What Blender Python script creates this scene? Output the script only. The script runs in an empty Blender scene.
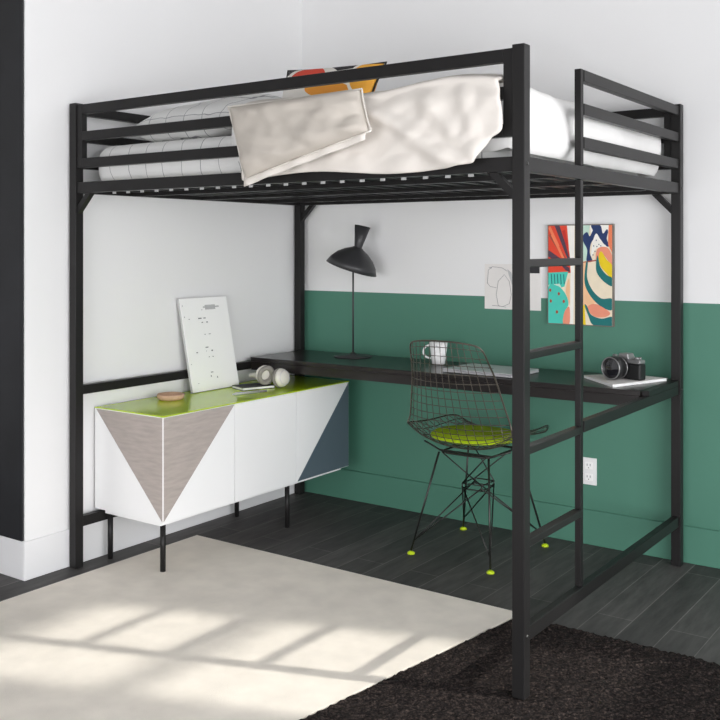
import bpy, bmesh, math, random
from mathutils import Vector, Matrix, Euler, noise
random.seed(7)
C = bpy.context.scene.collection
PI = math.pi

# ------------------------------------------------------------------ materials
def srgb(r, g, b):
    f = lambda c: (c/255/12.92) if c/255 <= .04045 else ((c/255+.055)/1.055)**2.4
    return (f(r), f(g), f(b), 1)

def mat(name, col, rough=.5, metal=0, var=0.0, vscale=6, bump=0.0, bscale=80, stretch=(1, 1, 1), spec=.5, sheen=0, coat=0, emit=None, trans=0):
    m = bpy.data.materials.new(name); m.use_nodes = True
    nt = m.node_tree; b = nt.nodes['Principled BSDF']
    b.inputs['Base Color'].default_value = col
    b.inputs['Roughness'].default_value = rough
    b.inputs['Metallic'].default_value = metal
    b.inputs['Specular IOR Level'].default_value = spec
    b.inputs['Sheen Weight'].default_value = sheen
    b.inputs['Coat Weight'].default_value = coat
    b.inputs['Coat Roughness'].default_value = .05
    tc = nt.nodes.new('ShaderNodeTexCoord'); mp = nt.nodes.new('ShaderNodeMapping')
    mp.inputs['Scale'].default_value = stretch
    nt.links.new(tc.outputs['Object'], mp.inputs['Vector'])
    n = nt.nodes.new('ShaderNodeTexNoise'); n.inputs['Scale'].default_value = vscale; n.inputs['Detail'].default_value = 5
    nt.links.new(mp.outputs[0], n.inputs['Vector'])
    if var > 0:
        r = nt.nodes.new('ShaderNodeValToRGB')
        r.color_ramp.elements[0].position = .3; r.color_ramp.elements[1].position = .7
        r.color_ramp.elements[0].color = [c*(1-var) for c in col[:3]]+[1]
        r.color_ramp.elements[1].color = [min(1, c*(1+var)) for c in col[:3]]+[1]
        nt.links.new(n.outputs['Fac'], r.inputs[0]); nt.links.new(r.outputs[0], b.inputs['Base Color'])
    if bump > 0:
        n2 = nt.nodes.new('ShaderNodeTexNoise'); n2.inputs['Scale'].default_value = bscale; n2.inputs['Detail'].default_value = 4
        nt.links.new(mp.outputs[0], n2.inputs['Vector'])
        bp = nt.nodes.new('ShaderNodeBump'); bp.inputs['Strength'].default_value = bump; bp.inputs['Distance'].default_value = .002
        nt.links.new(n2.outputs['Fac'], bp.inputs['Height']); nt.links.new(bp.outputs[0], b.inputs['Normal'])
    return m

M = {}
M['paint'] = mat('wall_paint', srgb(233, 233, 233), .75, var=.012, vscale=1.5, bump=.15, bscale=150)
M['greywall'] = mat('wall_low_bounce', srgb(150, 150, 150), .85, var=.02)  # grey for the unseen right and front walls, chosen to dim their bounce
M['trim'] = mat('trim_paint', srgb(228, 228, 229), .5, var=.01)
M['green'] = mat('green_paint', srgb(76, 128, 109), .6, var=.03, vscale=1.5, bump=.12, bscale=150)
M['steel'] = mat('black_steel', srgb(33, 32, 32), .38, var=.06, bump=.05, bscale=300, spec=.22)
M['wire'] = mat('dark_wire', srgb(96, 90, 82), .3, metal=.7)
M['cable'] = mat('black_wire', srgb(62, 62, 60), .3, metal=.7)
M['desk'] = mat('espresso_desk', srgb(28, 24, 24), .28, var=.15, vscale=5, stretch=(1, 12, 12), bump=.05)
M['chalk'] = mat('charcoal_board', srgb(22, 23, 27), .6, var=.6, vscale=2.2, bump=.1)
M['white_gloss'] = mat('white_lacquer', srgb(248, 248, 248), .3, var=.005)
M['greige'] = mat('greige_veneer', srgb(176, 166, 160), .5, var=.1, vscale=14, stretch=(1, 1, 6), bump=.25, bscale=120)
M['slate'] = mat('slate_blue_panel', srgb(84, 98, 108), .45, var=.05)
M['lime'] = mat('lime_glass', srgb(196, 228, 30), .16, spec=.4, var=.03)
M['limeplastic'] = mat('lime_plastic', srgb(196, 222, 30), .4)
M['limefabric'] = mat('lime_cushion_fabric', srgb(186, 215, 12), .75, var=.06, vscale=40, bump=.3, bscale=300)
M['rug'] = mat('cream_rug_pile', srgb(240, 233, 222), .95, var=.06, vscale=9, bump=.8, bscale=420, spec=.1)
M['duvet'] = mat('cream_duvet_linen', srgb(219, 213, 206), .85, var=.03, vscale=12, bump=.35, bscale=30, spec=.2)
M['white_linen'] = mat('white_linen', srgb(234, 233, 231), .85, var=.02, vscale=12, bump=.35, bscale=30, spec=.2)
M['pillowcase'] = mat('greige_pillowcase', srgb(190, 183, 174), .85, var=.04, vscale=12, bump=.4, bscale=26, spec=.2)
M['piping'] = mat('pale_piping', srgb(212, 207, 199), .8)
M['lamp'] = mat('lamp_charcoal', srgb(52, 52, 54), .42, var=.04)
M['mug'] = mat('white_ceramic', srgb(240, 240, 240), .15, var=.004)
M['alu'] = mat('silver_aluminium', srgb(205, 205, 208), .35, metal=.35, var=.01)
M['page'] = mat('white_paper', srgb(250, 250, 249), .6, var=.01)
M['paper2'] = mat('off_white_paper', srgb(228, 225, 222), .8, var=.03, vscale=9)
M['ink'] = mat('grey_ink', srgb(120, 120, 124), .8)
M['ink2'] = mat('dark_ink', srgb(45, 45, 48), .8)
M['smudge'] = mat('grey_smudge', srgb(188, 188, 188), .8, var=.06, vscale=40)
M['terracotta'] = mat('blush_clay', srgb(205, 168, 140), .7, var=.1, vscale=30, bump=.3)
M['headphone'] = mat('cream_plastic', srgb(224, 220, 212), .4, var=.02)
M['pad'] = mat('grey_ear_pad', srgb(140, 136, 130), .7, var=.05)
M['black_plastic'] = mat('black_plastic', srgb(28, 28, 29), .4, bump=.3, bscale=400)
M['chrome'] = mat('camera_silver', srgb(150, 150, 150), .35, metal=.6, var=.05, vscale=30)
M['lens'] = mat('lens_glass', srgb(14, 14, 22), .05, coat=1)
M['grey_cover'] = mat('dark_cover', srgb(45, 45, 48), .6)
M['slot'] = mat('outlet_slot', srgb(90, 90, 90), .6)
M['ceil'] = mat('ceiling_low_bounce', srgb(120, 120, 120), .85, var=.03)  # unseen ceiling, greyed so it bounces less light onto the upper walls
M['slatm'] = mat('black_slat', srgb(28, 28, 29), .5, var=.05)
M['clip'] = mat('pale_clip', srgb(210, 210, 210), .5)

def grid_fabric(name, base, line, sp, w):
    m = mat(name, base, .85, bump=.3, bscale=30, spec=.2)
    nt = m.node_tree; b = nt.nodes['Principled BSDF']
    tc = nt.nodes.new('ShaderNodeTexCoord'); nz = nt.nodes.new('ShaderNodeTexNoise'); nz.inputs['Scale'].default_value = 7
    nt.links.new(tc.outputs['Object'], nz.inputs['Vector'])
    ad = nt.nodes.new('ShaderNodeVectorMath'); ad.operation = 'MULTIPLY_ADD'
    ad.inputs[1].default_value = (.05, .05, .05); nt.links.new(nz.outputs['Color'], ad.inputs[0]); nt.links.new(tc.outputs['Object'], ad.inputs[2])
    sx = nt.nodes.new('ShaderNodeSeparateXYZ'); nt.links.new(ad.outputs[0], sx.inputs[0])
    outs = []
    for k in (0, 2):
        d = nt.nodes.new('ShaderNodeMath'); d.operation = 'MULTIPLY'; d.inputs[1].default_value = 1/sp[k]; nt.links.new(sx.outputs[k], d.inputs[0])
        f = nt.nodes.new('ShaderNodeMath'); f.operation = 'FRACT'; nt.links.new(d.outputs[0], f.inputs[0])
        l = nt.nodes.new('ShaderNodeMath'); l.operation = 'LESS_THAN'; l.inputs[1].default_value = w/sp[k]; nt.links.new(f.outputs[0], l.inputs[0])
        outs.append(l)
    mx = nt.nodes.new('ShaderNodeMath'); mx.operation = 'MAXIMUM'; nt.links.new(outs[0].outputs[0], mx.inputs[0]); nt.links.new(outs[1].outputs[0], mx.inputs[1])
    mi = nt.nodes.new('ShaderNodeMix'); mi.data_type = 'RGBA'; mi.inputs['A'].default_value = base; mi.inputs['B'].default_value = line
    nt.links.new(mx.outputs[0], mi.inputs['Factor']); nt.links.new(mi.outputs['Result'], b.inputs['Base Color'])
    return m
M['sheet'] = grid_fabric('windowpane_check_sheet', srgb(226, 226, 224), srgb(150, 150, 152), (.095, 1, .085), .003)

def floor_mat():
    m = bpy.data.materials.new('charcoal_wood_planks'); m.use_nodes = True
    nt = m.node_tree; b = nt.nodes['Principled BSDF']; L = nt.links.new
    b.inputs['Roughness'].default_value = .62
    tc = nt.nodes.new('ShaderNodeTexCoord'); mp = nt.nodes.new('ShaderNodeMapping'); mp.inputs['Rotation'].default_value = (0, 0, PI/2)
    L(tc.outputs['Object'], mp.inputs[0])
    br = nt.nodes.new('ShaderNodeTexBrick'); br.offset = .37; br.offset_frequency = 2
    br.inputs['Scale'].default_value = 1; br.inputs['Brick Width'].default_value = .95; br.inputs['Row Height'].default_value = .127
    br.inputs['Mortar Size'].default_value = .0018; br.inputs['Mortar Smooth'].default_value = .3
    br.inputs['Color1'].default_value = srgb(70, 68, 67); br.inputs['Color2'].default_value = srgb(88, 85, 84); br.inputs['Mortar'].default_value = srgb(122, 119, 116)
    L(mp.outputs[0], br.inputs['Vector'])
    n = nt.nodes.new('ShaderNodeTexNoise'); n.inputs['Scale'].default_value = 5; n.inputs['Detail'].default_value = 8; n.inputs['Roughness'].default_value = .65
    mp2 = nt.nodes.new('ShaderNodeMapping'); mp2.inputs['Scale'].default_value = (6, .9, 1); L(tc.outputs['Object'], mp2.inputs[0]); L(mp2.outputs[0], n.inputs['Vector'])
    r = nt.nodes.new('ShaderNodeValToRGB'); r.color_ramp.elements[0].position = .3; r.color_ramp.elements[1].position = .72
    r.color_ramp.elements[0].color = (.55, .55, .55, 1); r.color_ramp.elements[1].color = (1.25, 1.25, 1.25, 1)
    L(n.outputs['Fac'], r.inputs[0])
    mx = nt.nodes.new('ShaderNodeMix'); mx.data_type = 'RGBA'; mx.blend_type = 'MULTIPLY'; mx.inputs['Factor'].default_value = 1
    L(br.outputs['Color'], mx.inputs['A']); L(r.outputs[0], mx.inputs['B']); L(mx.outputs['Result'], b.inputs['Base Color'])
    bp = nt.nodes.new('ShaderNodeBump'); bp.inputs['Strength'].default_value = .25; bp.inputs['Distance'].default_value = .002
    L(n.outputs['Fac'], bp.inputs['Height']); L(bp.outputs[0], b.inputs['Normal'])
    return m
M['floor'] = floor_mat()

def shag_mat():
    m = bpy.data.materials.new('dark_shag_pile'); m.use_nodes = True
    nt = m.node_tree; b = nt.nodes['Principled BSDF']; L = nt.links.new
    b.inputs['Roughness'].default_value = .9; b.inputs['Specular IOR Level'].default_value = .15
    tc = nt.nodes.new('ShaderNodeTexCoord')
    n = nt.nodes.new('ShaderNodeTexNoise'); n.inputs['Scale'].default_value = 150; n.inputs['Detail'].default_value = 6; n.inputs['Roughness'].default_value = .7
    L(tc.outputs['Object'], n.inputs['Vector'])
    r = nt.nodes.new('ShaderNodeValToRGB'); e = r.color_ramp.elements
    e[0].position = .35; e[0].color = srgb(8, 7, 7); e[1].position = .72; e[1].color = srgb(82, 71, 65)
    x = e.new(.5); x.color = srgb(25, 21, 21)
    L(n.outputs['Fac'], r.inputs[0]); L(r.outputs[0], b.inputs['Base Color'])
    return m
M['shag'] = shag_mat()

# ------------------------------------------------------------------ mesh helpers
def box(bm, x0, x1, y0, y1, z0, z1, mi=0):
    v = [bm.verts.new(p) for p in ((x0, y0, z0), (x1, y0, z0), (x1, y1, z0), (x0, y1, z0), (x0, y0, z1), (x1, y0, z1), (x1, y1, z1), (x0, y1, z1))]
    for f in ((3, 2, 1, 0), (4, 5, 6, 7), (0, 1, 5, 4), (1, 2, 6, 5), (2, 3, 7, 6), (3, 0, 4, 7)):
        bm.faces.new([v[i] for i in f]).material_index = mi
    return v

def tube(bm, pts, r, seg=8, closed=False, cap=True):
    pts = [Vector(p) for p in pts]; n = len(pts); rings = []
    up = None
    for i, p in enumerate(pts):
        if closed: t = pts[(i+1) % n]-pts[i-1]
        else: t = pts[min(i+1, n-1)]-pts[max(i-1, 0)]
        t.normalize()
        if up is None:
            up = Vector((0, 0, 1)) if abs(t.z) < .9 else Vector((1, 0, 0))
        a = t.cross(up)
        if a.length < 1e-4: a = t.cross(Vector((0, 1, 0)))
        a.normalize(); bb = a.cross(t).normalized(); up = bb
        rr = r[i] if isinstance(r, (list, tuple)) else r
        rings.append([bm.verts.new(p+(a*math.cos(2*PI*k/seg)+bb*math.sin(2*PI*k/seg))*rr) for k in range(seg)])
    m = n if closed else n-1
    for i in range(m):
        A, B = rings[i], rings[(i+1) % n]
        for k in range(seg):
            bm.faces.new((A[k], A[(k+1) % seg], B[(k+1) % seg], B[k])).smooth = True
    if cap and not closed:
        bm.faces.new(rings[0][::-1]); bm.faces.new(rings[-1])

def lathe(bm, prof, seg=32, mx=None, smooth=True, mi=0):
    mx = mx or Matrix(); rings = []
    for (r, z) in prof:
        if r < 1e-6: rings.append([bm.verts.new(mx @ Vector((0, 0, z)))])
        else: rings.append([bm.verts.new(mx @ Vector((r*math.cos(2*PI*k/seg), r*math.sin(2*PI*k/seg), z))) for k in range(seg)])
    for A, B in zip(rings, rings[1:]):
        for k in range(seg):
            k2 = (k+1) % seg
            if len(A) == 1 and len(B) == 1: continue
            if len(A) == 1: f = bm.faces.new((A[0], B[k2], B[k]))
            elif len(B) == 1: f = bm.faces.new((A[k], A[k2], B[0]))
            else: f = bm.faces.new((A[k], A[k2], B[k2], B[k]))
            f.smooth = smooth; f.material_index = mi

def prism(bm, poly, axis, a0, a1, mi=0):
    """poly of 2D points in the two other axes (in x,y,z order), extruded along axis"""
    def P(u, v, a):
        return {'x': (a, u, v), 'y': (u, a, v), 'z': (u, v, a)}[axis]
    A = [bm.verts.new(P(u, v, a0)) for u, v in poly]; B = [bm.verts.new(P(u, v, a1)) for u, v in poly]
    fs = [bm.faces.new(A[::-1]), bm.faces.new(B)]
    for i in range(len(poly)):
        j = (i+1) % len(poly); fs.append(bm.faces.new((A[i], A[j], B[j], B[i])))
    for f in fs: f.material_index = mi

def obj(name, bm, mats, parent=None, bevel=0, subd=0, solid=0):
    bmesh.ops.recalc_face_normals(bm, faces=bm.faces)
    me = bpy.data.meshes.new(name); bm.to_mesh(me); bm.free()
    o = bpy.data.objects.new(name, me); C.objects.link(o)
    for m in (mats if isinstance(mats, (list, tuple)) else [mats]):
        me.materials.append(M[m])
    if parent:
        o.parent = parent; o.matrix_parent_inverse = parent_world(parent).inverted()
    if solid:
        s = o.modifiers.new('s', 'SOLIDIFY'); s.thickness = solid; s.offset = 0
    if bevel:
        b = o.modifiers.new('b', 'BEVEL'); b.width = bevel; b.segments = 2; b.limit_method = 'ANGLE'; b.angle_limit = math.radians(40)
    if subd:
        s = o.modifiers.new('sd', 'SUBSURF'); s.levels = subd; s.render_levels = subd
    return o
def parent_world(p):
    m = p.matrix_basis.copy()
    if p.parent: m = parent_world(p.parent) @ p.matrix_parent_inverse @ m
    return m
def B(): return bmesh.new()
def tag(o, label, cat, group=None, kind=None):
    o['label'] = label; o['category'] = cat
    if group: o['group'] = group
    if kind: o['kind'] = kind
    return o
def thing(name, label, cat, loc, group=None):
    o = bpy.data.objects.new(name, None); C.objects.link(o); o.location = loc; o.empty_display_size = .1
    return tag(o, label, cat, group)
def struct(name, bm, m, bevel=0, label=None):
    o = obj(name, bm, m, bevel=bevel); o['kind'] = 'structure'
    if label: o['label'] = label
    return o
def bx(name, m, parent, *a, bevel=0, label=None):
    bm = B(); box(bm, *a); o = obj(name, bm, m, parent, bevel=bevel)
    if label: o['label'] = label
    return o

# ------------------------------------------------------------------ the room
XL, YB, XR, ZC = -3.160, 3.925, 1.40, 4.15
YR, YF, XO = 2.256, -1.9, -4.9       # return wall, wall behind the camera, far left wall
bm = B(); box(bm, XO-.1, XR+.1, YF-.1, YB+.1, -.05, 0); struct('floor', bm, 'floor', label='dark charcoal wood plank floor')
bm = B(); box(bm, XO-.1, XR+.1, YF-.1, YB+.1, ZC, ZC+.1); struct('ceiling', bm, 'ceil')
GZ = 1.040
bm = B(); box(bm, XL, XR, YB, YB+.1, 0, GZ, 1); box(bm, XL, XR, YB, YB+.1, GZ, ZC, 0)
struct('wall_back', bm, ['paint', 'green'], label='back wall, green below and white above')
bm = B(); box(bm, XL-.1, XL, YR+.1, YB+.1, 0, ZC); struct('wall_left', bm, 'paint', label='plain white wall left of the corner')
bm = B(); box(bm, XO, XL, YR, YR+.1, 0, ZC); struct('wall_return', bm, 'paint', label='short wall turning left beside the bed')
bm = B(); box(bm, XO-.1, XO, YF, YR+.1, 0, ZC); struct('wall_outer_left', bm, 'paint')
W3 = (-2.6, XR-.9, .05, 1.8)  # unseen front window, added as low fill light for under the bed
bm = B(); box(bm, XO, W3[0], YF-.1, YF, 0, ZC); box(bm, W3[1], XR, YF-.1, YF, 0, ZC); box(bm, W3[0], W3[1], YF-.1, YF, 0, W3[2]); box(bm, W3[0], W3[1], YF-.1, YF, W3[3], ZC)
struct('wall_front', bm, 'greywall')
bm = B()
for k in range(5):
    x = W3[0]+(W3[1]-.05-W3[0])*k/4; box(bm, x, x+.05, YF-.07, YF-.02, W3[2]+.05, W3[3]-.05)
for z in (W3[2], W3[3]-.05): box(bm, W3[0], W3[1], YF-.07, YF-.02, z, z+.05)
struct('fill_window_front', bm, 'trim')
# right wall with two openings: a broad unseen one kept low to light under the bed, and a clerestory near the back wall
W1 = (-1.6, 2.80, .05, 2.15); W2 = (3.176, 3.845, 2.22, 3.93)
bm = B()
box(bm, XR, XR+.1, YF, W1[0], 0, ZC); box(bm, XR, XR+.1, W1[0], W1[1], 0, W1[2]); box(bm, XR, XR+.1, W1[0], W1[1], W1[3], ZC)
box(bm, XR, XR+.1, W1[1], W2[0], 0, ZC); box(bm, XR, XR+.1, W2[0], W2[1], 0, W2[2]); box(bm, XR, XR+.1, W2[0], W2[1], W2[3], ZC)
box(bm, XR, XR+.1, W2[1], YB, 0, ZC)
struct('wall_right', bm, 'greywall')
bm = B()
for y in (W1[0], -.5, .6, 1.7, W1[1]-.05): box(bm, XR+.02, XR+.07, y, y+.05, W1[2]+.05, W1[3]-.05)
for z in (W1[2], W1[3]-.05): box(bm, XR+.02, XR+.07, W1[0], W1[1], z, z+.05)
struct('window_1', bm, 'trim')
bm = B(); box(bm, XR+.03, XR+.07, W2[0], W2[1], 3.345, 3.415); struct('window_2', bm, 'trim')

def baseboard(name, m, *a, cap=None, label=None):
    bm = B(); box(bm, *a)
    struct(name, bm, m, bevel=.003, label=label)
BH = .148
baseboard('baseboard_left', 'trim', XL, XL+.008, YR-.008, YB-.012, 0, BH, label='white baseboard along the left wall')
baseboard('baseboard_return', 'trim', XO, XL-.0005, YR-.008, YR, 0, BH, label='white baseboard under the dark panel')
baseboard('baseboard_back', 'green', XL+.0085, XR, YB-.012, YB, 0, BH, label='green painted baseboard along the back wall')
bm = B(); box(bm, -4.6, XL-.006, YR-.010, YR-.0005, BH+.001, 2.9)
tag(obj('wall_panel', bm, 'chalk'), 'dark charcoal panel with faint chalky smudges covering the wall at far left', 'panel')

# ------------------------------------------------------------------ rugs
def seam(y): return -1.62+(y-2.03)*.15
bm = B(); prism(bm, [(-3.03, 3.035), (-3.03, .7), (seam(.7), .7), (seam(3.035)-.003, 3.035)], 'z', .0005, .0065)
tag(obj('area_rug', bm, 'rug', bevel=.002), 'large flat cream rug lying on the dark floor, with window sunlight on it', 'rug')
bm = B(); NX, NY = 210, 230; g = []
Y0, Y1 = .9, 3.01
for j in range(NY+1):
    y = Y0+(Y1-Y0)*j/NY; xs = seam(y)+.002; row = []
    for i in range(NX+1):
        x = xs+(.35-xs)*i/NX
        e = i in (0, NX) or j in (0, NY)
        z = .0007 if e else .006+.007*random.random()+.004*noise.noise(Vector((x*14, y*14, 0)))
        jx = 0 if e else random.uniform(-.003, .003)
        if (x+1.201)**2+(y-2.469)**2 < .035**2: z = min(z, .0065)
        row.append(bm.verts.new((x+jx, y+(0 if e else random.uniform(-.003, .003)), z)))
    g.append(row)
for j in range(NY):
    for i in range(NX): bm.faces.new((g[j][i], g[j][i+1], g[j+1][i+1], g[j+1][i]))
tag(obj('shag_rug', bm, 'shag'), 'dark brown-black shag rug under the foot of the ladder post', 'rug')

# ------------------------------------------------------------------ loft bed
XN, YN, XW, YW = -1.201, 2.469, -3.128, 3.869    # post centres
T2 = .019; H = 1.83; R2 = .013
bed = thing('loft_bed', 'tall black metal loft bed frame with side ladder standing in the corner', 'bed', (-2.16, 3.17, 0))
for (x, y, z0) in ((XN, YN, .0068), (XN, YW, 0), (XW, YN, 0), (XW, YW, 0)):
    bm = B(); box(bm, x-T2, x+T2, y-T2, y+T2, z0, H); p = obj('post', bm, 'steel', bed, bevel=.002)
RZ = [('guard_rail', 1.785, 1.822), ('guard_rail', 1.680, 1.716), ('guard_rail', 1.574, 1.611)]
fx0, fx1 = XW+T2, XN-T2; fy0, fy1 = YN+T2, YW-T2
UW = .030
for y in (YN, YW):
    for n, a, b in RZ:
        bx(n, 'steel', bed, fx0+UW, fx1-UW if True else fx1, y-R2, y+R2, a, b, bevel=.002)
    for x0, x1 in ((fx0, fx0+UW), (fx1-UW, fx1)):
        bx('guard_upright', 'steel', bed, x0, x1, y-R2, y+R2, 1.574, 1.822, bevel=.0015)
    bx('side_rail', 'steel', bed, fx0, fx1, y-R2, y+R2, 1.476, 1.518, bevel=.002)
YT = 2.880
for n, a, b in RZ:
    bx(n, 'steel', bed, XW-R2, XW+R2, fy0, fy1, a, b, bevel=.002)
    bx(n, 'steel', bed, XN-R2, XN+R2, YT+.0115, fy1, a, b, bevel=.002)
bx('guard_upright', 'steel', bed, XN-.011, XN+.011, YT-.011, YT+.011, 1.519, 1.823, bevel=.002)
for x in (XN, XW):
    bx('end_rail', 'steel', bed, x-R2, x+R2, fy0, fy1, 1.476, 1.518, bevel=.002)
    bx('foot_rail', 'steel', bed, x-R2, x+R2, fy0, fy1, .157, .198, bevel=.002)
    bx('desk_rail', 'steel', bed, x-R2, x+R2, (YT+.0115 if x == XN else fy0), fy1, .680, .716, bevel=.002)
bx('ladder_post', 'steel', bed, XN-.010, XN+.010, YT-.011, YT+.011, .199, 1.475, bevel=.002)
for z in (.431, .691, .958, 1.218):
    bx('rung', 'steel', bed, XN-.014, XN+.014, fy0, YT-.0115, z-.0115, z+.0115, bevel=.003)
# corner braces
def brace(x0, y0, dx, dy):
    bm = B(); L = .050; w = .022
    prof = [(0, -L), (0, -L-w*1.4), (L+w*1.4, 0), (L, 0)]
    if dx: prism(bm, [(x0+dx*a, 1.475+b) for a, b in prof], 'y', y0-.011, y0+.011)
    else: prism(bm, [(y0+dy*a, 1.475+b) for a, b in prof], 'x', x0-.011, x0+.011)
    obj('corner_brace', bm, 'steel', bed)
for x, sx in ((XN, -1), (XW, 1)):
    for y, sy in ((YN, 1), (YW, -1)):
        brace(x+sx*T2, y, sx, 0)
NS = 23
for k in range(NS):
    x = fx0+.05+(fx1-fx0-.1)*k/(NS-1)
    s = bx('slat', 'slatm', bed, x-.014, x+.014, YN+R2, YW-R2, 1.490, 1.502)
    bx('slat_clip', 'clip', s, x-.009, x+.009, 2.600, 2.603, 1.478, 1.4895)
bx('centre_beam', 'steel', bed, fx0, fx1, 3.155, 3.185, 1.477, 1.489)
for y in (2.75, 3.55): bx('slat_support', 'steel', bed, fx0, fx1, y-.01, y+.01, 1.474, 1.489)
# bolts on the posts
for x, y, z in ((XN+T2, YN, .178), (XN+T2, YN, 1.497), (XN+T2, YW, 1.497), (XN+T2, YW, .70)):
    bm = B(); lathe(bm, [(0, .003), (.005, .0025), (.006, 0)], 12, Matrix.Translation((x, y, z)) @ Matrix.Rotation(PI/2, 4, 'Y')); obj('bolt', bm, 'cable', bed)
# desk, joined to the rear of the bed
dx0, dx1, dy0, dy1, dz = XW+.001+R2, XN-R2-.002, 3.478, YW-T2-.001, .737
bx('desktop', 'desk', bed, dx0, dx1, dy0, YB-.014-.03, .717, dz, bevel=.002, label='dark espresso desktop')
bx('desk_apron', 'desk', bed, dx0+.004, dx1-.004, dy0+.002, dy0+.020, .677, .7165, label='dark espresso front edge of desk')
bx('desk_side', 'steel', bed, XN-R2, XN+R2, 3.50, fy1, .7165, .736)
for x in (dx0+.004, dx1-.032): bx('desk_support', 'steel', bed, x, x+.028, dy0+.021, YW-T2-.002, .690, .7165)

# ------------------------------------------------------------------ bedding
def rbox(bm, c, h, n, e, disp, seed, drop_bottom=False):
    """rounded, slightly lumpy box: centre c, half sizes h, n cuts"""
    V = {}
    def vert(p):
        k = tuple(round(a, 5) for a in p)
        if k in V: return V[k]
        q = [math.copysign(abs(a), a) for a in p]
        P = Vector([q[i]*h[i] for i in range(3)])
        r = e; I = Vector([max(-(h[i]-r), min(h[i]-r, P[i])) for i in range(3)])
        d = P-I
        if d.length > 1e-9 and d.length > r: P = I+d.normalized()*r
        nn = P.normalized(); w = noise.noise(Vector((P.x*4+seed, P.y*4, P.z*6)))*disp+noise.noise(Vector((P.x*13+seed, P.y*13, P.z*9)))*disp*.35
        nrm = Vector([0, 0, 0]); ax = max(range(3), key=lambda i: abs(P[i])/h[i]); nrm[ax] = 1 if P[ax] > 0 else -1
        V[k] = bm.verts.new(Vector(c)+P+nrm*min(w, 0)*2.0); return V[k]
    for ax in range(3):
        for s in (-1, 1):
            if drop_bottom and ax == 2 and s == -1: continue
            na, nb = n[(ax+1) % 3], n[(ax+2) % 3]
            for i in range(na):
                for j in range(nb):
                    q = []
                    for di, dj in ((0, 0), (1, 0), (1, 1), (0, 1)):
                        p = [0, 0, 0]; p[ax] = s; p[(ax+1) % 3] = -1+2*(i+di)/na; p[(ax+2) % 3] = -1+2*(j+dj)/nb; q.append(vert(p))
                    bm.faces.new(q).smooth = True

bm = B(); rbox(bm, (-2.203, 3.169, 1.585), (.880, .660, .082), (60, 44, 8), .06, .008, 3)
tag(obj('mattress', bm, 'sheet', subd=1), 'mattress in a white windowpane-check sheet on the loft bed slats', 'mattress')

duvet = thing('duvet', 'cream duvet heaped on the mattress and hanging over the front guard rails', 'duvet', (-1.8, 3.17, 1.67))
bm = B(); rbox(bm, (-1.80, 3.17, 1.638), (.566, .680, .121), (44, 52, 14), .085, .012, 11, drop_bottom=True)
for v in bm.verts:      # fold near the ladder opening
    if v.co.x > -1.45:
        v.co.x -= .014*math.exp(-((v.co.y-3.01)/.016)**2)
bed_cover = obj('duvet_cover', bm, 'white_linen', duvet, subd=1)
# overhang: a surface running from the bed over the second rail and down outside
bm = B(); NU, NV = 60, 34; g = []
path = [(2.62, 1.742), (2.55, 1.756), (2.50, 1.760), (2.462, 1.752), (2.436, 1.728), (2.424, 1.69), (2.420, 1.64), (2.418, 1.58), (2.420, 1.54), (2.424, 1.492)]
def pth(t):
    t *= len(path)-1; i = min(int(t), len(path)-2); f = t-i
    return [path[i][k]*(1-f)+path[i+1][k]*f for k in (0, 1)]
for j in range(NV+1):
    t = j/NV; y, z = pth(t); row = []
    TOPF = [(-2.3, 0), (-1.75, -.016), (-1.66, -.018), (-1.55, -.006), (-1.42, .006), (-1.30, -.003), (-1.2, -.026)]
    xr = -1.243-.012*math.sin(t*PI*2) if z > 1.575 else -1.253-.07*((1.575-z)/.095)**1.0
    for i in range(NU+1):
        u = i/NU; x = -2.20+(xr+2.20)*u
        w = noise.noise(Vector((x*5, t*3, 1.3)))*.018+noise.noise(Vector((x*16+t*5, t*7, 4)))*.012
        for (xa, za), (xb, zb_) in zip(TOPF, TOPF[1:]):
            if xa <= x < xb: ztop = za+(zb_-za)*(x-xa)/(xb-xa)
        # long diagonal folds
        fold = .016*math.exp(-((x+1.50-(1.72-z)*.9)/.03)**2)+.012*math.exp(-((x+1.36-(1.72-z)*.3)/.02)**2)+.028*math.exp(-((x+1.72-(1.72-z)*1.6)/.035)**2)
        out = max(0, min(1, (t-.3)/.3))
        zb = z+.010*math.sin(x*9)*out*(t > .8)+ztop*max(0, min(1, (z-1.60)/.10))
        if t <= .35: row.append(bm.verts.new((x, y, zb+w*.4)))
        else: row.append(bm.verts.new((x, min(y-.002-abs(w)*out-fold*out, 2.43), zb)))
    g.append(row)
for j in range(NV):
    for i in range(NU): bm.faces.new((g[j][i], g[j][i+1], g[j+1][i+1], g[j+1][i])).smooth = True
ov = obj('duvet_overhang', bm, 'duvet', duvet, solid=.014, subd=1)

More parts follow.
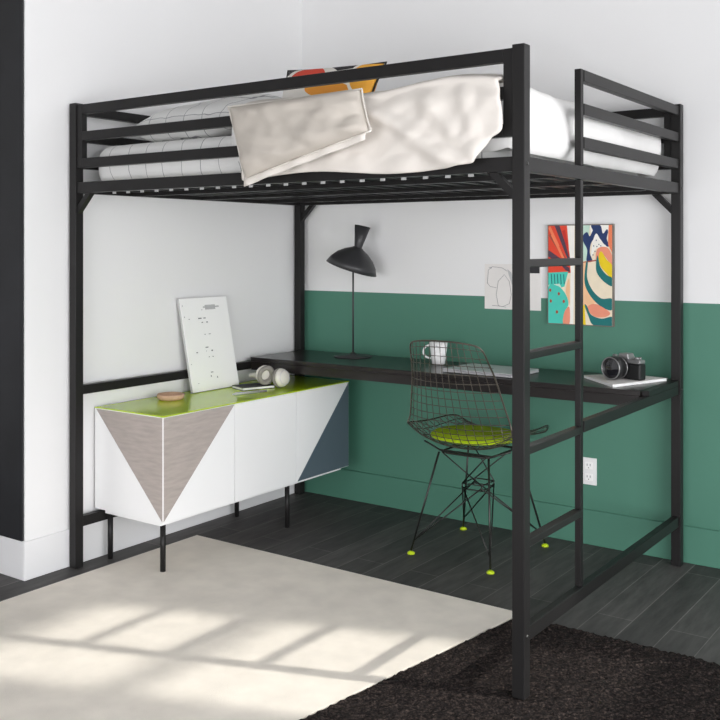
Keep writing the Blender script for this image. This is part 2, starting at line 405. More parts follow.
def pillow(name, m, parent, c00, c10, c11, c01, T, n=28, seed=0, pinch=.10, wr=.006):
    """four corners (Vector), lens thickness T along the quad normal"""
    c00, c10, c11, c01 = map(Vector, (c00, c10, c11, c01))
    nrm = (c10-c00).cross(c01-c00).normalized()
    bm = B(); V = {}
    cen = (c00+c10+c11+c01)/4
    for s in (1, -1):
        for i in range(n+1):
            for j in range(n+1):
                edge = i in (0, n) or j in (0, n)
                if edge and s == -1: V[(s, i, j)] = V[(1, i, j)]; continue
                u, v = -1+2*i/n, -1+2*j/n
                a, b = (u+1)/2, (v+1)/2
                P = c00*(1-a)*(1-b)+c10*a*(1-b)+c11*a*b+c01*(1-a)*b
                k = 1-pinch*(1-abs(u)**2)*(v*v)**2*.6-pinch*(1-abs(v)**2)*(u*u)**2*.6
                P = cen+(P-cen)*k
                t = T/2*(max(0, 1-u**4)*max(0, 1-v**4))**.55
                w = noise.noise(Vector((u*2.2+seed, v*2.2, s)))*wr+noise.noise(Vector((u*6+seed, v*3+u*2, s*3)))*wr*.6
                V[(s, i, j)] = bm.verts.new(P+nrm*s*(t+w*(0 if edge else 1)))
    for s in (1, -1):
        for i in range(n):
            for j in range(n):
                q = [V[(s, i, j)], V[(s, i+1, j)], V[(s, i+1, j+1)], V[(s, i, j+1)]]
                bm.faces.new(q if s == 1 else q[::-1]).smooth = True
    rim = [tuple(V[(1, i, 0)].co) for i in range(n)]+[tuple(V[(1, n, j)].co) for j in range(n)]+[tuple(V[(1, i, n)].co) for i in range(n, 0, -1)]+[tuple(V[(1, 0, j)].co) for j in range(n, 0, -1)]
    return obj(name, bm, m, parent, subd=1), rim

# greige pillow slumped over the rail
pl = thing('greige_pillow', 'plain greige pillow slumped over the front guard rail of the loft bed', 'pillow', (-1.95, 2.36, 1.6))
p, rim = pillow('pillow_body', 'pillowcase', pl, (-2.118, 2.335, 1.480), (-1.622, 2.340, 1.606), (-1.675, 2.368, 1.738), (-2.212, 2.360, 1.728), .10, seed=2, pinch=.03, wr=.016)
bm = B(); tube(bm, rim, .003, 6, closed=True); obj('piping', bm, 'piping', pl)['label'] = 'pale piping around the greige pillow'
bm = B(); lo = [Vector(p) for p in rim[:28]]; rows = [[bm.verts.new(p+Vector((0, .004*math.sin(i*.9), -k*.007))) for i, p in enumerate(lo)] for k in range(4)]
for A_, B_ in zip(rows, rows[1:]):
    for i in range(len(lo)-1): bm.faces.new((A_[i], A_[i+1], B_[i+1], B_[i])).smooth = True
obj('flange', bm, 'duvet', pl, solid=.004)['label'] = 'pale flange along the lower pillow edge'
# check pillow at the head end
o, _ = pillow('check_pillow', 'sheet', None, (-2.98, 2.60, 1.72), (-2.43, 2.60, 1.725), (-2.43, 2.98, 1.84), (-2.98, 2.98, 1.80), .14, seed=5)
tag(o, 'white windowpane-check pillow lying at the left end of the loft bed', 'pillow')
# patterned cushion
def cushion_mat():
    m = mat('bold_print_fabric', srgb(236, 232, 224), .8, bump=.2, bscale=200)
    nt = m.node_tree; b = nt.nodes['Principled BSDF']; L = nt.links.new
    tc = nt.nodes.new('ShaderNodeTexCoord'); sx = nt.nodes.new('ShaderNodeSeparateXYZ'); L(tc.outputs['Object'], sx.inputs[0])
    def math_(op, a, b_=0):
        n = nt.nodes.new('ShaderNodeMath'); n.operation = op
        for k, v in ((0, a), (1, b_)):
            if isinstance(v, (int, float)): n.inputs[k].default_value = v
            else: L(v, n.inputs[k])
        return n.outputs[0]
    X, Z = sx.outputs[0], sx.outputs[2]
    col = None
    def blob(cx, cz, rx, rz, rot=0):
        a = math_('SUBTRACT', X, cx); c = math_('SUBTRACT', Z, cz); co, si = math.cos(rot), math.sin(rot)
        p = math_('ADD', math_('MULTIPLY', a, co), math_('MULTIPLY', c, si)); q = math_('SUBTRACT', math_('MULTIPLY', c, co), math_('MULTIPLY', a, si))
        p = math_('DIVIDE', p, rx); q = math_('DIVIDE', q, rz)
        return math_('LESS_THAN', math_('ADD', math_('MULTIPLY', p, p), math_('MULTIPLY', q, q)), 1)
    cur = None
    for (cx, cz, rx, rz, rot, c) in CUSH:
        mi = nt.nodes.new('ShaderNodeMix'); mi.data_type = 'RGBA'
        if cur is None: mi.inputs['A'].default_value = srgb(236, 232, 224)
        else: L(cur, mi.inputs['A'])
        mi.inputs['B'].default_value = srgb(*c); L(blob(cx, cz, rx, rz, rot), mi.inputs['Factor']); cur = mi.outputs['Result']
    L(cur, b.inputs['Base Color']); return m
CX = -2.04
CUSH = [(-2.16, 1.95, .30, .045, 0, (40, 38, 40)),
        (-2.22, 1.890, .135, .050, -.12, (236, 232, 224)),
        (-2.245, 1.895, .085, .040, 0, (222, 74, 52)),
        (-2.13, 1.835, .11, .032, -.15, (240, 160, 60)),
        (-1.965, 1.872, .088, .078, 0, (236, 232, 224)),
        (-1.965, 1.870, .076, .066, 0, (242, 174, 62)),
        (-1.93, 1.84, .05, .05, 0, (242, 174, 62)),
]
M['cushion'] = cushion_mat()
cb = thing('throw_cushion', 'bold red and orange patterned cushion propped up behind the greige pillow', 'cushion', (-2.05, 2.85, 1.75))
o, rim = pillow('cushion_body', 'cushion', cb, (-2.40, 2.80, 1.70), (-1.97, 2.80, 1.70), (-1.93, 2.88, 1.925), (-2.385, 2.88, 1.942), .10, seed=8, wr=.002)
bm = B(); tube(bm, rim, .004, 6, closed=True); obj('cushion_edging', bm, 'cable', cb)['label'] = 'black cushion edging'

# ------------------------------------------------------------------ cabinet
cx0, cx1, cy0, cy1, cz0, cz1 = XL+.012, -2.752, 2.576, 3.782, .206, .6125
cab = thing('sideboard', 'low white sideboard with greige triangle corner and lime glass top against left wall', 'sideboard', (-2.95, 3.18, 0))
bx('carcass', 'white_gloss', cab, cx0, cx1-.018, cy0, cy1, cz0, cz1, bevel=.0015)
bx('plinth', 'white_gloss', cab, cx0+.04, cx1-.035, cy0+.02, cy1-.02, cz0-.018, cz0-.0005)
ys = [cy0, 2.978, 3.384, cy1]
for k in range(3):
    a, b = ys[k]+(.0005 if k else 0), ys[k+1]-.0025
    d = bx('door', 'white_gloss', cab, cx1-.0175, cx1, a, b, cz0+.001, cz1-.001, bevel=.001)
    if k == 0:
        bm = B(); prism(bm, [(a+.003, cz1-.003), (b-.002, cz1-.003), (a+.003, cz0+.006)], 'x', cx1-.0001, cx1+.0008)
        obj('triangle_inlay', bm, 'greige', d)['label'] = 'greige triangle on the first door'
    if k == 2:
        bm = B(); prism(bm, [(a+.004, cz0+.003), (b-.002, cz0+.003), (b-.002, cz1-.003)], 'x', cx1-.0001, cx1+.0008)
        obj('triangle_inlay', bm, 'slate', d)['label'] = 'slate blue triangle on the last door'
bm = B(); prism(bm, [(cx0+.01, cz1-.003), (cx1-.003, cz1-.003), (cx1-.003, cz0+.006)], 'y', cy0-.0008, cy0+.0001)
obj('end_inlay', bm, 'greige', cab)['label'] = 'greige triangle on the end panel'
bx('glass_top', 'lime', cab, cx0, cx1+.002, cy0-.002, cy1, cz1+.0005, .617, bevel=.001, label='lime green glass top')
for x in (cx1-.045, cx0+.045):
    for y, z0 in ((cy0+.042, .0068 if x > -3 else 0), (3.37, 0)):
        bm = B(); tube(bm, [(x, y, z0), (x, y, cz0-.0185)], .011, 14)
        obj('leg', bm, 'steel', cab)
# leaning print
lp = thing('leaning_print', 'white printed calendar sheet on a board leaning against the wall on the sideboard', 'print', (-3.09, 3.18, .618))
b0, t0 = Vector((-3.075, 3.055, .6185)), Vector((-3.137, 3.03, 1.035))
yw = .300; nb = Vector((1, 0, 0))
up = (t0-b0); upn = up.normalized(); sd = Vector((.00, 1, 0.0)); fn = sd.cross(upn).normalized()
if fn.x < 0: fn = -fn
def slab(bm, u0, u1, v0, v1, d0, d1):
    v = [bm.verts.new(b0+sd*u+up*vv+fn*d) for d in (d0, d1) for (u, vv) in ((u0, v0), (u1, v0), (u1, v1), (u0, v1))]
    for f in ((0, 1, 2, 3), (4, 5, 6, 7), (0, 1, 5, 4), (1, 2, 6, 5), (2, 3, 7, 6), (3, 0, 4, 7)): bm.faces.new([v[i] for i in f])
bm = B(); slab(bm, 0, yw, 0, 1, -.012, -.001); obj('backing_board', bm, 'smudge', lp)
bm = B(); slab(bm, .002, yw-.002, .003, .997, -.001, .003); obj('printed_sheet', bm, 'page', lp)
def mark(u, v, w, h):
    bm = B(); slab(bm, u-w/2, u+w/2, v-h/2, v+h/2, .0030, .0036); obj('date_mark', bm, 'ink', lp)
for (px, py, w, h) in ((.43, .865, .004, .01), (.36, .775, .03, .012), (.46, .775, .02, .010), (.14, .775, .012, .006), (.40, .73, .012, .01), (.50, .73, .015, .01), (.42, .60, .008, .008), (.52, .60, .02, .006), (.42, .46, .025, .010), (.20, .415, .014, .010), (.52, .42, .014, .014), (.40, .42, .006, .006), (.44, .355, .012, .006), (.52, .355, .010, .008), (.45, .19, .022, .008), (.42, .15, .006, .02), (.55, .13, .006, .02), (.14, .09, .01, .004), (.05, .8, .004, .012), (.05, .3, .004, .008), (.04, .92, .004, .01)):
    mark(px*yw, py, w*.7, h)
bm = B(); slab(bm, .50*yw, .72*yw, .865, .915, .0030, .0035); slab(bm, .46*yw, .80*yw, .885, .90, .0030, .0036)
obj('grey_heading', bm, 'smudge', lp)
# clay dish
bm = B(); lathe(bm, [(0, 0), (.046, 0), (.056, .006), (.058, .018), (.055, .024), (.050, .022), (.049, .010), (0, .008)], 40, Matrix.Translation((-3.035, 2.885, .6175)))
tag(obj('clay_dish', bm, 'terracotta'), 'shallow blush clay dish on the lime glass top', 'dish')
# notebook + pen
nbk = thing('notebook', 'small dark notebook with cream pages under the headphones on sideboard', 'notebook', (-2.96, 3.33, .6175))
rot = Matrix.Translation((-2.968, 3.335, .6175)) @ Matrix.Rotation(-.35, 4, 'Z')
def rb(name, m, parent, mx, *a, bevel=0):
    bm = B(); box(bm, *a); bmesh.ops.transform(bm, matrix=mx, verts=bm.verts); return obj(name, bm, m, parent, bevel=bevel)
rb('pages', 'page', nbk, rot, -.052, .052, -.08, .08, .002, .011)['label'] = 'cream page edges'
rb('cover', 'grey_cover', nbk, rot, -.054, .052, -.082, .082, .0112, .0132)
rb('cover', 'grey_cover', nbk, rot, -.054, .052, -.082, .082, 0, .0018)
pen = thing('pen', 'grey metal pen lying in front of the notebook on lime glass', 'pen', (-2.86, 3.19, .6175))
bm = B(); tube(bm, [(-2.893, 3.115, .6225), (-2.888, 3.128, .6225), (-2.852, 3.245, .6225)], [.0015, .006, .006], 10); obj('barrel', bm, 'alu', pen)
bm = B(); tube(bm, [(-2.852, 3.2452, .6225), (-2.842, 3.28, .6225)], .0048, 10); obj('cap', bm, 'pad', pen)
# headphones
hp = thing('headphones', 'cream over-ear headphones resting on the notebook beside the desk end', 'headphones', (-2.95, 3.37, .632))
def cup(c, ax, S=1.16):
    ax = Vector(ax).normalized(); q = Vector((0, 0, 1)).rotation_difference(ax).to_matrix().to_4x4(); mx = Matrix.Translation(c) @ q @ Matrix.Scale(S, 4)
    bm = B(); lathe(bm, [(0, .020), (.018, .020), (.030, .016), (.038, .006), (.040, -.002), (.036, -.006), (0, -.006)], 30, mx)
    o = obj('ear_cup', bm, 'headphone', hp)
    bm = B(); lathe(bm, [(.020, -.0065), (.038, -.0065), (.042, -.014), (.038, -.022), (.028, -.023), (.022, -.016), (.020, -.0065)], 30, mx)
    obj('ear_pad', bm, 'pad', o)['label'] = 'grey ear pad'
    bm = B(); lathe(bm, [(.030, .0175), (.0315, .0185), (.030, .0195), (.0285, .0185), (.030, .0175)], 30, mx)
    obj('trim_ring', bm, 'alu', o)
ca, cb_ = Vector((-2.925, 3.362, .6800)), Vector((-2.855, 3.402, .6665))
cup(ca, (-.75, .25, .12), 1.10); cup(cb_, (.95, -.05, .12), 1.06)
bm = B(); pts = []
for k in range(21):
    t = k/20; p = ca.lerp(cb_, t); a = PI*t
    pts.append(p+Vector((-.14, .02, -.012))*math.sin(a)+Vector((-.01, .0, 0)))
tube(bm, pts, .009, 10); obj('headband', bm, 'headphone', hp)

# ------------------------------------------------------------------ desk items
DZ = dz+.0005
lm = thing('desk_lamp', 'charcoal mid-century desk lamp with flared tilted shade on the desk', 'lamp', (-2.715, 3.765, DZ))
bm = B(); lathe(bm, [(0, 0), (.090, 0), (.092, .003), (.088, .006), (.02, .012), (.009, .022), (0, .022)], 40, Matrix.Translation((-2.715, 3.765, DZ)))
obj('base', bm, 'lamp', lm)
bm = B(); tube(bm, [(-2.715, 3.765, DZ+.02), (-2.715, 3.765, 1.19)], .0045, 10); obj('stem', bm, 'lamp', lm)
ax = Vector((.20, .10, 1)).normalized(); # axis of shade
# axis leans to the right in the picture
camr = Vector((.8153, .5788, 0)); camf = Vector((-.5791, .8155, 0))
ax = (Vector((0, 0, 1))*math.cos(.31)+camr*math.sin(.31)-camf*.10).normalized()
cc = Vector((-2.715, 3.765, 1.197))+camr*.003
q = Matrix.Translation(cc) @ Vector((0, 0, 1)).rotation_difference(ax).to_matrix().to_4x4() @ Matrix.Diagonal((1.15, 1.15, 1.04, 1))
bm = B(); prof = [(.016, .068), (.026, .060), (.050, .046), (.078, .022), (.098, -.006), (.110, -.036), (.108, -.036), (.096, -.006), (.076, .019), (.048, .043), (.016, .060)]
lathe(bm, prof, 40, q); obj('shade', bm, 'lamp', lm)
ax2 = (Vector((0, 0, 1))*math.cos(.21)+camr*math.sin(.21)-camf*.08).normalized(); pv = q @ Vector((0, 0, .068))
q2 = Matrix.Translation(pv) @ Vector((0, 0, 1)).rotation_difference(ax2).to_matrix().to_4x4() @ Matrix.Diagonal((1.1, 1.1, 1.02, 1)) @ Matrix.Translation((0, 0, -.068))
bm = B(); lathe(bm, [(.0165, .064), (.018, .075), (.035, .168), (.033, .168), (.016, .078)], 32, q2); obj('reflector_cone', bm, 'lamp', lm)
bm = B(); lathe(bm, [(0, .062), (.012, .062), (.014, .02), (.024, .0), (.026, -.018), (.015, -.032), (0, -.036)], 20, q); obj('bulb', bm, 'mug', lm)
bm = B(); tube(bm, [(-2.715, 3.765, 1.19), tuple(q @ Vector((0, 0, .061)))], .005, 8); obj('joint', bm, 'lamp', lm)

mg = thing('mug', 'white ceramic mug standing on the desk behind the wire chair', 'mug', (-2.225, 3.74, DZ))
mm = Matrix.Translation((-2.225, 3.74, DZ))
bm = B(); lathe(bm, [(0, 0), (.026, 0), (.030, .004), (.033, .03), (.041, .100), (.038, .100), (.030, .03), (.027, .008), (0, .007)], 36, mm); obj('mug_body', bm, 'mug', mg)
bm = B(); pts = []
for k in range(13):
    a = PI*.5+PI*k/12; d = -camr
    pts.append(Vector((-2.225, 3.74, DZ+.058))+d*(.034+.034*math.cos(a-PI))+Vector((0, 0, .030*math.sin(a))))
tube(bm, pts, .0045, 8); obj('handle', bm, 'mug', mg)

lt = thing('laptop', 'closed silver laptop lying flat on the desk behind the wire chair', 'laptop', (-1.92, 3.62, DZ))
lmx = Matrix.Translation((-1.905, 3.630, DZ)) @ Matrix.Rotation(-.04, 4, 'Z')
rb('laptop_base', 'alu', lt, lmx, -.165, .165, -.115, .115, .0015, .010, bevel=.003)
rb('laptop_lid', 'alu', lt, lmx, -.165, .165, -.115, .115, .0105, .0165, bevel=.003)
bm = B(); lathe(bm, [(0, .0169), (.011, .0168), (.012, .0166)], 20, lmx); obj('lid_emblem', bm, 'ink', lt)['label'] = 'small dark emblem on the lid'
for sx in (-.14, .14):
    for sy in (-.09, .09):
        bm = B(); lathe(bm, [(0, .0015), (.008, .0015), (.008, 0), (0, 0)], 10, lmx @ Matrix.Translation((sx, sy, 0))); obj('rubber_foot', bm, 'black_plastic', lt)

mz = thing('magazine', 'white magazine under the vintage camera at the right end of the desk', 'magazine', (-1.36, 3.69, DZ))
bm = B(); prism(bm, [(-1.522, 3.70), (-1.328, 3.505), (-1.222, 3.802), (-1.40, 3.846)], 'z', DZ, DZ+.0095); obj('pages', bm, 'page', mz)
bm = B(); prism(bm, [(-1.524, 3.70), (-1.328, 3.502), (-1.219, 3.803), (-1.40, 3.847)], 'z', DZ+.0097, DZ+.0107); obj('front_cover', bm, 'paper2', mz)
# camera on the magazine
cm_ = thing('film_camera', 'vintage black and silver film camera on the white magazine', 'camera', (-1.36, 3.70, DZ+.011))
CT = Matrix.Translation((-1.345, 3.70, DZ+.0112)) @ Matrix.Rotation(math.radians(-16), 4, 'Z')  # local: x right, -y lens direction
rb('camera_body', 'black_plastic', cm_, CT, -.075, .075, -.02, .02, 0, .062, bevel=.006)
rb('top_plate', 'chrome', cm_, CT, -.073, .073, -.019, .019, .0625, .078, bevel=.004)
bm = B(); prism(bm, [(-.028, .0785), (.028, .0785), (.018, .100), (-.018, .100)], 'y', -.026, .019); bmesh.ops.transform(bm, matrix=CT, verts=bm.verts); obj('viewfinder_hump', bm, 'chrome', cm_, bevel=.003)
LX = CT @ Matrix.Translation((-.012, -.0205, .0455)) @ Matrix.Rotation(PI/2, 4, 'X') @ Matrix.Diagonal((1.28, 1.28, 1.15, 1))
bm = B(); lathe(bm, [(0, 0), (.030, 0), (.031, .012), (.033, .014), (.033, .028), (.035, .030), (.035, .055), (.032, .058), (.029, .055), (.027, .050), (0, .048)], 36, LX)
ln = obj('lens_barrel', bm, 'black_plastic', cm_)
bm = B(); lathe(bm, [(0, .053), (.014, .0525), (.0265, .0505)], 28, LX); obj('front_glass', bm, 'lens', ln)
bm = B(); lathe(bm, [(.0335, .0135), (.0345, .016), (.0335, .0185), (.0330, .016), (.0335, .0135)], 36, LX); lathe(bm, [(.031, .0575), (.034, .0565), (.0345, .0585), (.031, .0595), (.031, .0575)], 36, LX); obj('lens_ring', bm, 'chrome', ln)
for x, r, h in ((-.055, .010, .012), (.048, .012, .008), (.062, .005, .010)):
    bm = B(); lathe(bm, [(0, h), (r, h), (r, 0), (0, 0)], 18, CT @ Matrix.Translation((x, 0, .0785))); obj('dial', bm, 'chrome', cm_)

# ------------------------------------------------------------------ wall things
out = thing('wall_outlet', 'white double electrical outlet on the green wall under the desk', 'outlet', (-1.59, YB-.003, .31))
bx('cover_plate', 'mug', out, -1.623, -1.556, YB-.006, YB-.0005, .253, .368, bevel=.002)
for z in (.286, .335):
    s = bx('socket', 'page', out, -1.606, -1.573, YB-.0085, YB-.0062, z-.015, z+.015, bevel=.001)
    bm = B(); box(bm, -1.598, -1.5955, YB-.0092, YB-.0086, z-.002, z+.008); box(bm, -1.5845, -1.582, YB-.0092, YB-.0086, z-.002, z+.008); box(bm, -1.592, -1.588, YB-.0092, YB-.0086, z-.011, z-.007)
    obj('slots', bm, 'slot', s)

# abstract art
PAL = dict(cream=(240, 226, 200), red=(226, 72, 48), coral=(240, 130, 90), plum=(84, 62, 78), teal=(20, 112, 112), turq=(72, 200, 182), mint=(196, 224, 208), navy=(34, 56, 104), yellow=(236, 206, 26), peach=(244, 196, 152), pink=(238, 150, 122), white=(246, 243, 236), dred=(196, 46, 36), rust=(170, 80, 60), edge=(120, 112, 104))
for k, c in PAL.items(): M['art_'+k] = mat('art_'+k, srgb(*c), .7, var=.03, vscale=30)
keys = list(PAL)
ax0, ax1, az0, az1 = -1.773, -1.478, .930, 1.360
art = thing('abstract_canvas', 'multicoloured abstract art canvas hanging behind the ladder', 'picture', (-1.63, YB-.012, 1.145))
bx('canvas_frame', 'art_edge', art, ax0, ax1, YB-.020, YB-.0005, az0, az1, bevel=.001)
bm = B(); layer = [0]
def shp(c, pts, step=1):
    """pts in 0..100 wide, 0..145 high from top-left, as on the canvas"""
    layer[0] += step; y = YB-.0203-layer[0]*.00004
    W, Hh = ax1-ax0-.008, az1-az0-.008
    pts = [(min(100, max(0, a)), min(145, max(0, b))) for a, b in pts]
    v = [bm.verts.new((ax0+.004+W*px/100, y, az1-.004-Hh*py/145)) for px, py in pts]
    f = bm.faces.new(v); f.material_index = keys.index(c)
    if f.normal.y > 0: f.normal_flip()
def sm(pts, n=5):
    o = []; m = len(pts)
    for i in range(m):
        p0, p1, p2, p3 = pts[i-1], pts[i], pts[(i+1) % m], pts[(i+2) % m]
        for k in range(n):
            t = k/n
            o.append(tuple(.5*((2*p1[d])+(-p0[d]+p2[d])*t+(2*p0[d]-5*p1[d]+4*p2[d]-p3[d])*t*t+(-p0[d]+3*p1[d]-3*p2[d]+p3[d])*t**3) for d in (0, 1)))
    return o
def ell(cx, cy, rx, ry, n=16): return [(cx+rx*math.cos(2*PI*k/n), cy+ry*math.sin(2*PI*k/n)) for k in range(n)]
shp('cream', [(0, 0), (100, 0), (100, 145), (0, 145)])
shp('red', [(0, 0), (30, 0), (36, 70), (0, 70)])
shp('plum', [(10, 0), (18, 0), (36, 50), (32, 52)]); shp('rust', [(0, 14), (3, 12), (30, 50), (24, 48)]); shp('plum', [(0, 36), (22, 50), (30, 62), (0, 46)])
shp('coral', [(4, 14), (8, 12), (26, 48), (22, 48)]); shp('coral', [(0, 4), (3, 0), (18, 30), (14, 30)]); shp('dred', [(22, 8), (27, 6), (35, 46), (33, 46)])
shp('plum', [(16, 54), (34, 62), (35, 69), (28, 66)]); shp('red', [(0, 54), (14, 56), (30, 69), (0, 69)])
shp('white', [(30, 0), (42, 0), (40, 145), (30, 145), (35, 100), (36, 60)])
shp('turq', [(0, 70), (32, 68), (26, 90), (20, 92), (0, 90)])
for i in range(5): shp('teal', [(4+i*5, 72), (5.5+i*5, 72), (6.5+i*5, 86), (5+i*5, 87)])
shp('mint', [(0, 88), (18, 86), (22, 92), (0, 94)])
shp('turq', sm([(0, 92), (14, 89), (24, 96), (31, 108), (32, 118), (26, 128), (24, 145), (0, 145)]))
for x, y in ((3, 96), (17, 101), (4, 112), (25, 112), (14, 128)): shp('rust', ell(x, y, 2, 2.6, 8))
shp('pink', sm([(24, 145), (26, 128), (34, 120), (34, 145)]))
shp('peach', sm([(28, 96), (34, 78), (35, 118), (33, 112)]))
shp('mint', [(44, 0), (66, 0), (62, 52), (50, 52), (44, 40)])
shp('white', [(66, 0), (95, 0), (92, 30), (70, 30)])
shp('navy', sm([(68, 0), (82, 0), (86, 12), (92, 6), (94, 10), (92, 20), (96, 30), (90, 30), (82, 20), (74, 12)]))
shp('navy', sm([(56, 14), (62, 10), (66, 16), (72, 6), (76, 14), (68, 26), (66, 40), (70, 52), (61, 52), (62, 36), (56, 24)]))
shp('white', sm([(68, 46), (70, 26), (76, 12), (84, 24), (92, 32), (76, 34)]))
for x, y in ((72, 30), (76, 22), (80, 28), (74, 38), (71, 43), (83, 30), (77, 31)): shp('navy', ell(x, y, .9, 1.1, 6))
shp('coral', [(95, 0), (100, 0), (100, 40), (94, 28)])
shp('pink', sm([(76, 50), (78, 34), (92, 32), (100, 44), (100, 60), (88, 44)]))
shp('yellow', sm([(80, 44), (84, 38), (92, 50), (100, 58), (100, 76), (92, 70), (82, 58)]))
shp('teal', sm([(77, 46), (79, 46), (82, 60), (92, 72), (100, 76), (100, 88), (86, 80), (76, 66)]))
shp('rust', [(50, 54), (76, 50), (76, 52), (50, 56)])
shp('peach', [(44, 56), (60, 54), (60, 90), (76, 112), (60, 120), (44, 118)])
shp('teal', sm([(60, 56), (63, 54), (62, 76), (70, 94), (84, 106), (100, 106), (100, 122), (84, 118), (68, 104), (58, 84)]))
shp('yellow', [(50, 116), (62, 117), (62, 145), (50, 145)]); shp('cream', [(58, 120), (70, 145), (60, 145)])
shp('pink', sm([(62, 120), (74, 114), (92, 122), (97, 128), (88, 133), (72, 132)]))
shp('teal', sm([(58, 116), (62, 118), (68, 130), (84, 135), (100, 132), (100, 145), (72, 145), (64, 132)]))
obj('painted_face', bm, ['art_'+k for k in keys], art)

# pale sketch
sk = thing('pencil_sketch', 'pale sketched print pinned to the wall beside the colourful canvas', 'picture', (-1.95, YB-.003, 1.085))
bx('paper', 'paper2', sk, -2.089, -1.813, YB-.0035, YB, .984, 1.187)
bm = B()
def ln_(pts, r=.0009):
    tube(bm, [(x, YB-.0042, z) for x, z in pts], r, 5)
ln_([(-2.075, 1.10), (-2.07, 1.16), (-2.05, 1.175), (-2.0, 1.17), (-1.975, 1.155)]); ln_([(-2.075, 1.10), (-2.06, 1.085), (-2.03, 1.08)])
ln_([(-2.02, 1.0), (-2.03, 1.05), (-2.02, 1.11), (-1.99, 1.14), (-1.965, 1.11), (-1.955, 1.05), (-1.965, 1.01), (-2.0, .995), (-2.02, 1.0)])
ln_([(-2.05, 1.0), (-2.02, .998), (-1.98, .994)]); ln_([(-1.94, 1.15), (-1.93, 1.12), (-1.94, 1.05)])
obj('line_drawing', bm, 'ink', sk)
bm = B(); prism(bm, [(-1.975, 1.165), (-1.955, 1.15), (-1.94, 1.10), (-1.95, 1.09), (-1.965, 1.13)], 'y', YB-.0042, YB-.0036); obj('grey_shading', bm, 'smudge', sk)
bm = B(); prism(bm, [(-2.07, 1.172), (-2.05, 1.175), (-2.055, 1.165)], 'y', YB-.0042, YB-.0036); obj('grey_shading', bm, 'smudge', sk)
bx('dark_shape', 'ink2', sk, -1.875, -1.818, YB-.0042, YB-.0036, 1.148, 1.180)['label'] = 'black rectangle drawn near the top'

# ------------------------------------------------------------------ wire chair (local: +y is forward)
CH = Vector((-1.935, 3.575, 0)); CR = math.radians(0)
ch = thing('wire_chair', 'black wire mesh chair with lime seat pad and rod base at the desk', 'chair', CH)
prof = [(.270, .448, .205), (.235, .468, .225), (.17, .464, .240), (.08, .450, .248), (-.02, .440, .250), (-.10, .443, .250), (-.165, .465, .252), (-.205, .510, .250), (-.228, .57, .240), (-.250, .65, .220), (-.270, .73, .203), (-.286, .82, .184), (-.296, .897, .170)]
prof = [(y-.02, z, w) for y, z, w in prof]
def cat(P, t):
    n = len(P)-1; t = max(0, min(.99999, t))*n; i = int(t); f = t-i
    g = lambda k: P[max(0, min(n, k))]
    return [.5*((2*g(i)[d])+(-g(i-1)[d]+g(i+1)[d])*f+(2*g(i-1)[d]-5*g(i)[d]+4*g(i+1)[d]-g(i+2)[d])*f*f+(-g(i-1)[d]+3*g(i)[d]-3*g(i+1)[d]+g(i+2)[d])*f**3) for d in range(3)]
def shell(u, t):
    y, z, w = cat(prof, t)
    back = max(0, min(1, (t-.45)/.2)); top = max(0, (t-.85)/.15)
    c = abs(u)**2.4
    x = u*w*(1-.04*c)
    lift = .085*c*(1-back)*min(1, .35+t*1.8)
    fwd = .085*c*back*(1-.55*top)
    zz = z+lift-.018*c*top
    return CH+Vector((x, y+fwd, zz))
NUW, NVW = 15, 30
bm = B()
for i in range(NUW):
    u = -1+2*i/(NUW-1)
    if abs(u) > .99: continue
    tube(bm, [shell(u, k/44) for k in range(45)], .0016, 6)
for j in range(1, NVW):
    t = j/NVW
    tube(bm, [shell(-1+2*k/18, t) for k in range(19)], .0016, 6)
obj('wire_shell', bm, 'wire', ch)
bm = B(); rimp = [shell(-1, k/40) for k in range(41)]+[shell(-1+2*k/16, 1) for k in range(1, 16)]+[shell(1, 1-k/40) for k in range(41)]+[shell(1-2*k/16, 0) for k in range(1, 16)]
# round the corners
def soften(P, it=2):
    for _ in range(it): P = [(P[i-1]+P[i]*2+P[(i+1) % len(P)])/4 for i in range(len(P))]
    return P
rimp = soften(rimp)
tube(bm, rimp, .0035, 8, closed=True); obj('rim_wire', bm, 'wire', ch)
# seat pad
bm = B(); pc = CH+Vector((0, -.01, .468)); V = []
n = 36
rings = [(0, .030), (.5, .031), (.8, .026), (.95, .016), (1, .004), (.95, -.002), (.6, -.004), (0, -.004)]
prev = None
for r, z in rings:
    if r == 0: cur = [bm.verts.new(pc+Vector((0, 0, z)))]
    else:
        cur = []
        for k in range(n):
            a = 2*PI*k/n; x, y = .198*r*math.cos(a), .195*r*math.sin(a)
            cur.append(bm.verts.new(pc+Vector((x, y, z+.25*x*x+.22*max(0, -y)**2))))
    if prev:
        for k in range(n):
            k2 = (k+1) % n
            f = (prev[0], cur[k], cur[k2]) if len(prev) == 1 else ((prev[k], prev[k2], cur[0]) if len(cur) == 1 else (prev[k], prev[k2], cur[k2], cur[k]))
            bm.faces.new(f).smooth = True
    prev = cur
obj('seat_pad', bm, 'limefabric', ch, subd=1)['label'] = 'round lime green seat pad'
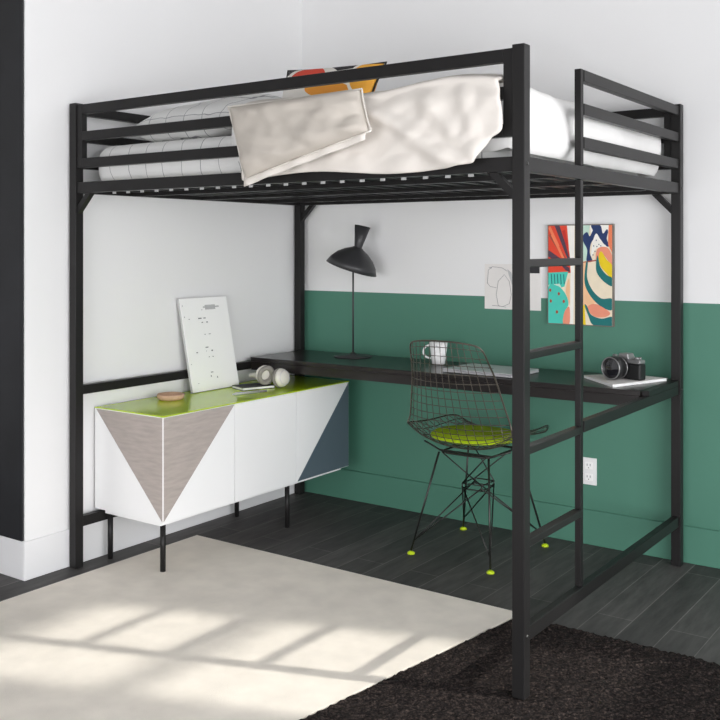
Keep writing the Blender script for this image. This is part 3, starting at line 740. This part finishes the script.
# rod base
feet = {(-1, -1): (-2.138, 3.373), (-1, 1): (-2.132, 3.800), (1, -1): (-1.760, 3.350), (1, 1): (-1.730, 3.785)}
hubz = .345
bm = B(); uz = .418
ring = [CH+Vector((sx*.115, sy*.125, uz)) for sx, sy in ((-1, -1), (1, -1), (1, 1), (-1, 1))]
tube(bm, soften([ring[i].lerp(ring[(i+1) % 4], k/6) for i in range(4) for k in range(6)], 1), .0045, 8, closed=True)
for sy in (-1, 1):
    tube(bm, [CH+Vector((-.20, sy*.10, .450)), CH+Vector((-.12, sy*.11, .423)), CH+Vector((.12, sy*.11, .423)), CH+Vector((.20, sy*.10, .450))], .0040, 8)
obj('seat_frame', bm, 'cable', ch)
bm = B(); hz = .285
sq = [CH+Vector((sx*.045, sy*.055, hz)) for sx, sy in ((-1, -1), (1, -1), (1, 1), (-1, 1))]
tube(bm, sq, .0028, 6, closed=True); sq2 = [p+Vector((0, 0, -.022)) for p in sq]; tube(bm, sq2, .0028, 6, closed=True)
for i in range(4): tube(bm, [sq[i], sq2[i]], .0028, 6)
obj('brace', bm, 'cable', ch)
for (sx, sy), (fx, fy) in feet.items():
    f = Vector((fx, fy, .014)); bm = B()
    topc = CH+Vector((sx*.115, sy*.125, uz))
    tube(bm, [f, topc], .0045, 8)
    top2 = CH+Vector((-sx*.045, sy*.055, hz-.011)); top3 = CH+Vector((sx*.045, -sy*.055, hz-.011))
    f2 = f.lerp(topc, .10)
    tube(bm, [f2, top2], .0030, 8); tube(bm, [f2, top3], .0030, 8)
    # diagonals up from the brace to the seat frame
    tube(bm, [CH+Vector((sx*.045, sy*.055, hz)), CH+Vector((-sx*.10, sy*.125, uz))], .0028, 8)
    lg = obj('leg', bm, 'cable', ch)
    bm = B(); lathe(bm, [(0, .012), (.008, .011), (.015, .006), (.0155, 0), (0, 0)], 18, Matrix.Translation((fx, fy, .0002))); obj('foot_glide', bm, 'limeplastic', lg)['label'] = 'lime green foot glide'

# ------------------------------------------------------------------ light and camera
w = bpy.data.worlds.new('daylight'); bpy.context.scene.world = w; w.use_nodes = True
bg = w.node_tree.nodes['Background']; bg.inputs[0].default_value = (.98, .98, 1, 1); bg.inputs[1].default_value = 3.2
def portal(y0, y1, z0, z1):
    l = bpy.data.lights.new('window_portal', 'AREA'); l.shape = 'RECTANGLE'; l.size = z1-z0; l.size_y = y1-y0
    l.cycles.is_portal = True
    o = bpy.data.objects.new('window_portal', l); C.objects.link(o); o.location = (XR+.09, (y0+y1)/2, (z0+z1)/2); o.rotation_euler = (0, PI/2, 0)
portal(W1[0], W1[1], W1[2], W1[3]); portal(W2[0], W2[1], W2[2], W2[3])
l = bpy.data.lights.new('window_portal', 'AREA'); l.shape = 'RECTANGLE'; l.size = W3[1]-W3[0]; l.size_y = W3[3]-W3[2]; l.cycles.is_portal = True
o = bpy.data.objects.new('window_portal', l); C.objects.link(o); o.location = ((W3[0]+W3[1])/2, YF-.09, (W3[2]+W3[3])/2); o.rotation_euler = (PI/2, 0, 0)
s = bpy.data.lights.new('sun', 'SUN'); s.energy = 1.1; s.angle = math.radians(1.3); s.color = (1, .97, .90)
so = bpy.data.objects.new('sun', s); C.objects.link(so)
d = Vector((-.935, -.353, -.874)).normalized()
so.rotation_euler = d.to_track_quat('-Z', 'Y').to_euler(); so.location = (6, 6, 6)

cam = bpy.data.cameras.new('camera'); co = bpy.data.objects.new('camera', cam); C.objects.link(co)
co.location = (0, 0, 1.264); co.rotation_euler = (PI/2, 0, math.atan2(.5791, .8153))
cam.sensor_width = 36; cam.lens = 36*968/720; cam.shift_y = -113/720; cam.clip_start = .05
bpy.context.scene.camera = co
vs = bpy.context.scene.view_settings
vs.view_transform = 'Standard'; vs.look = 'None'; vs.gamma = 1; vs.exposure = 1.2
try: vs.use_curve_mapping = False
except Exception: pass
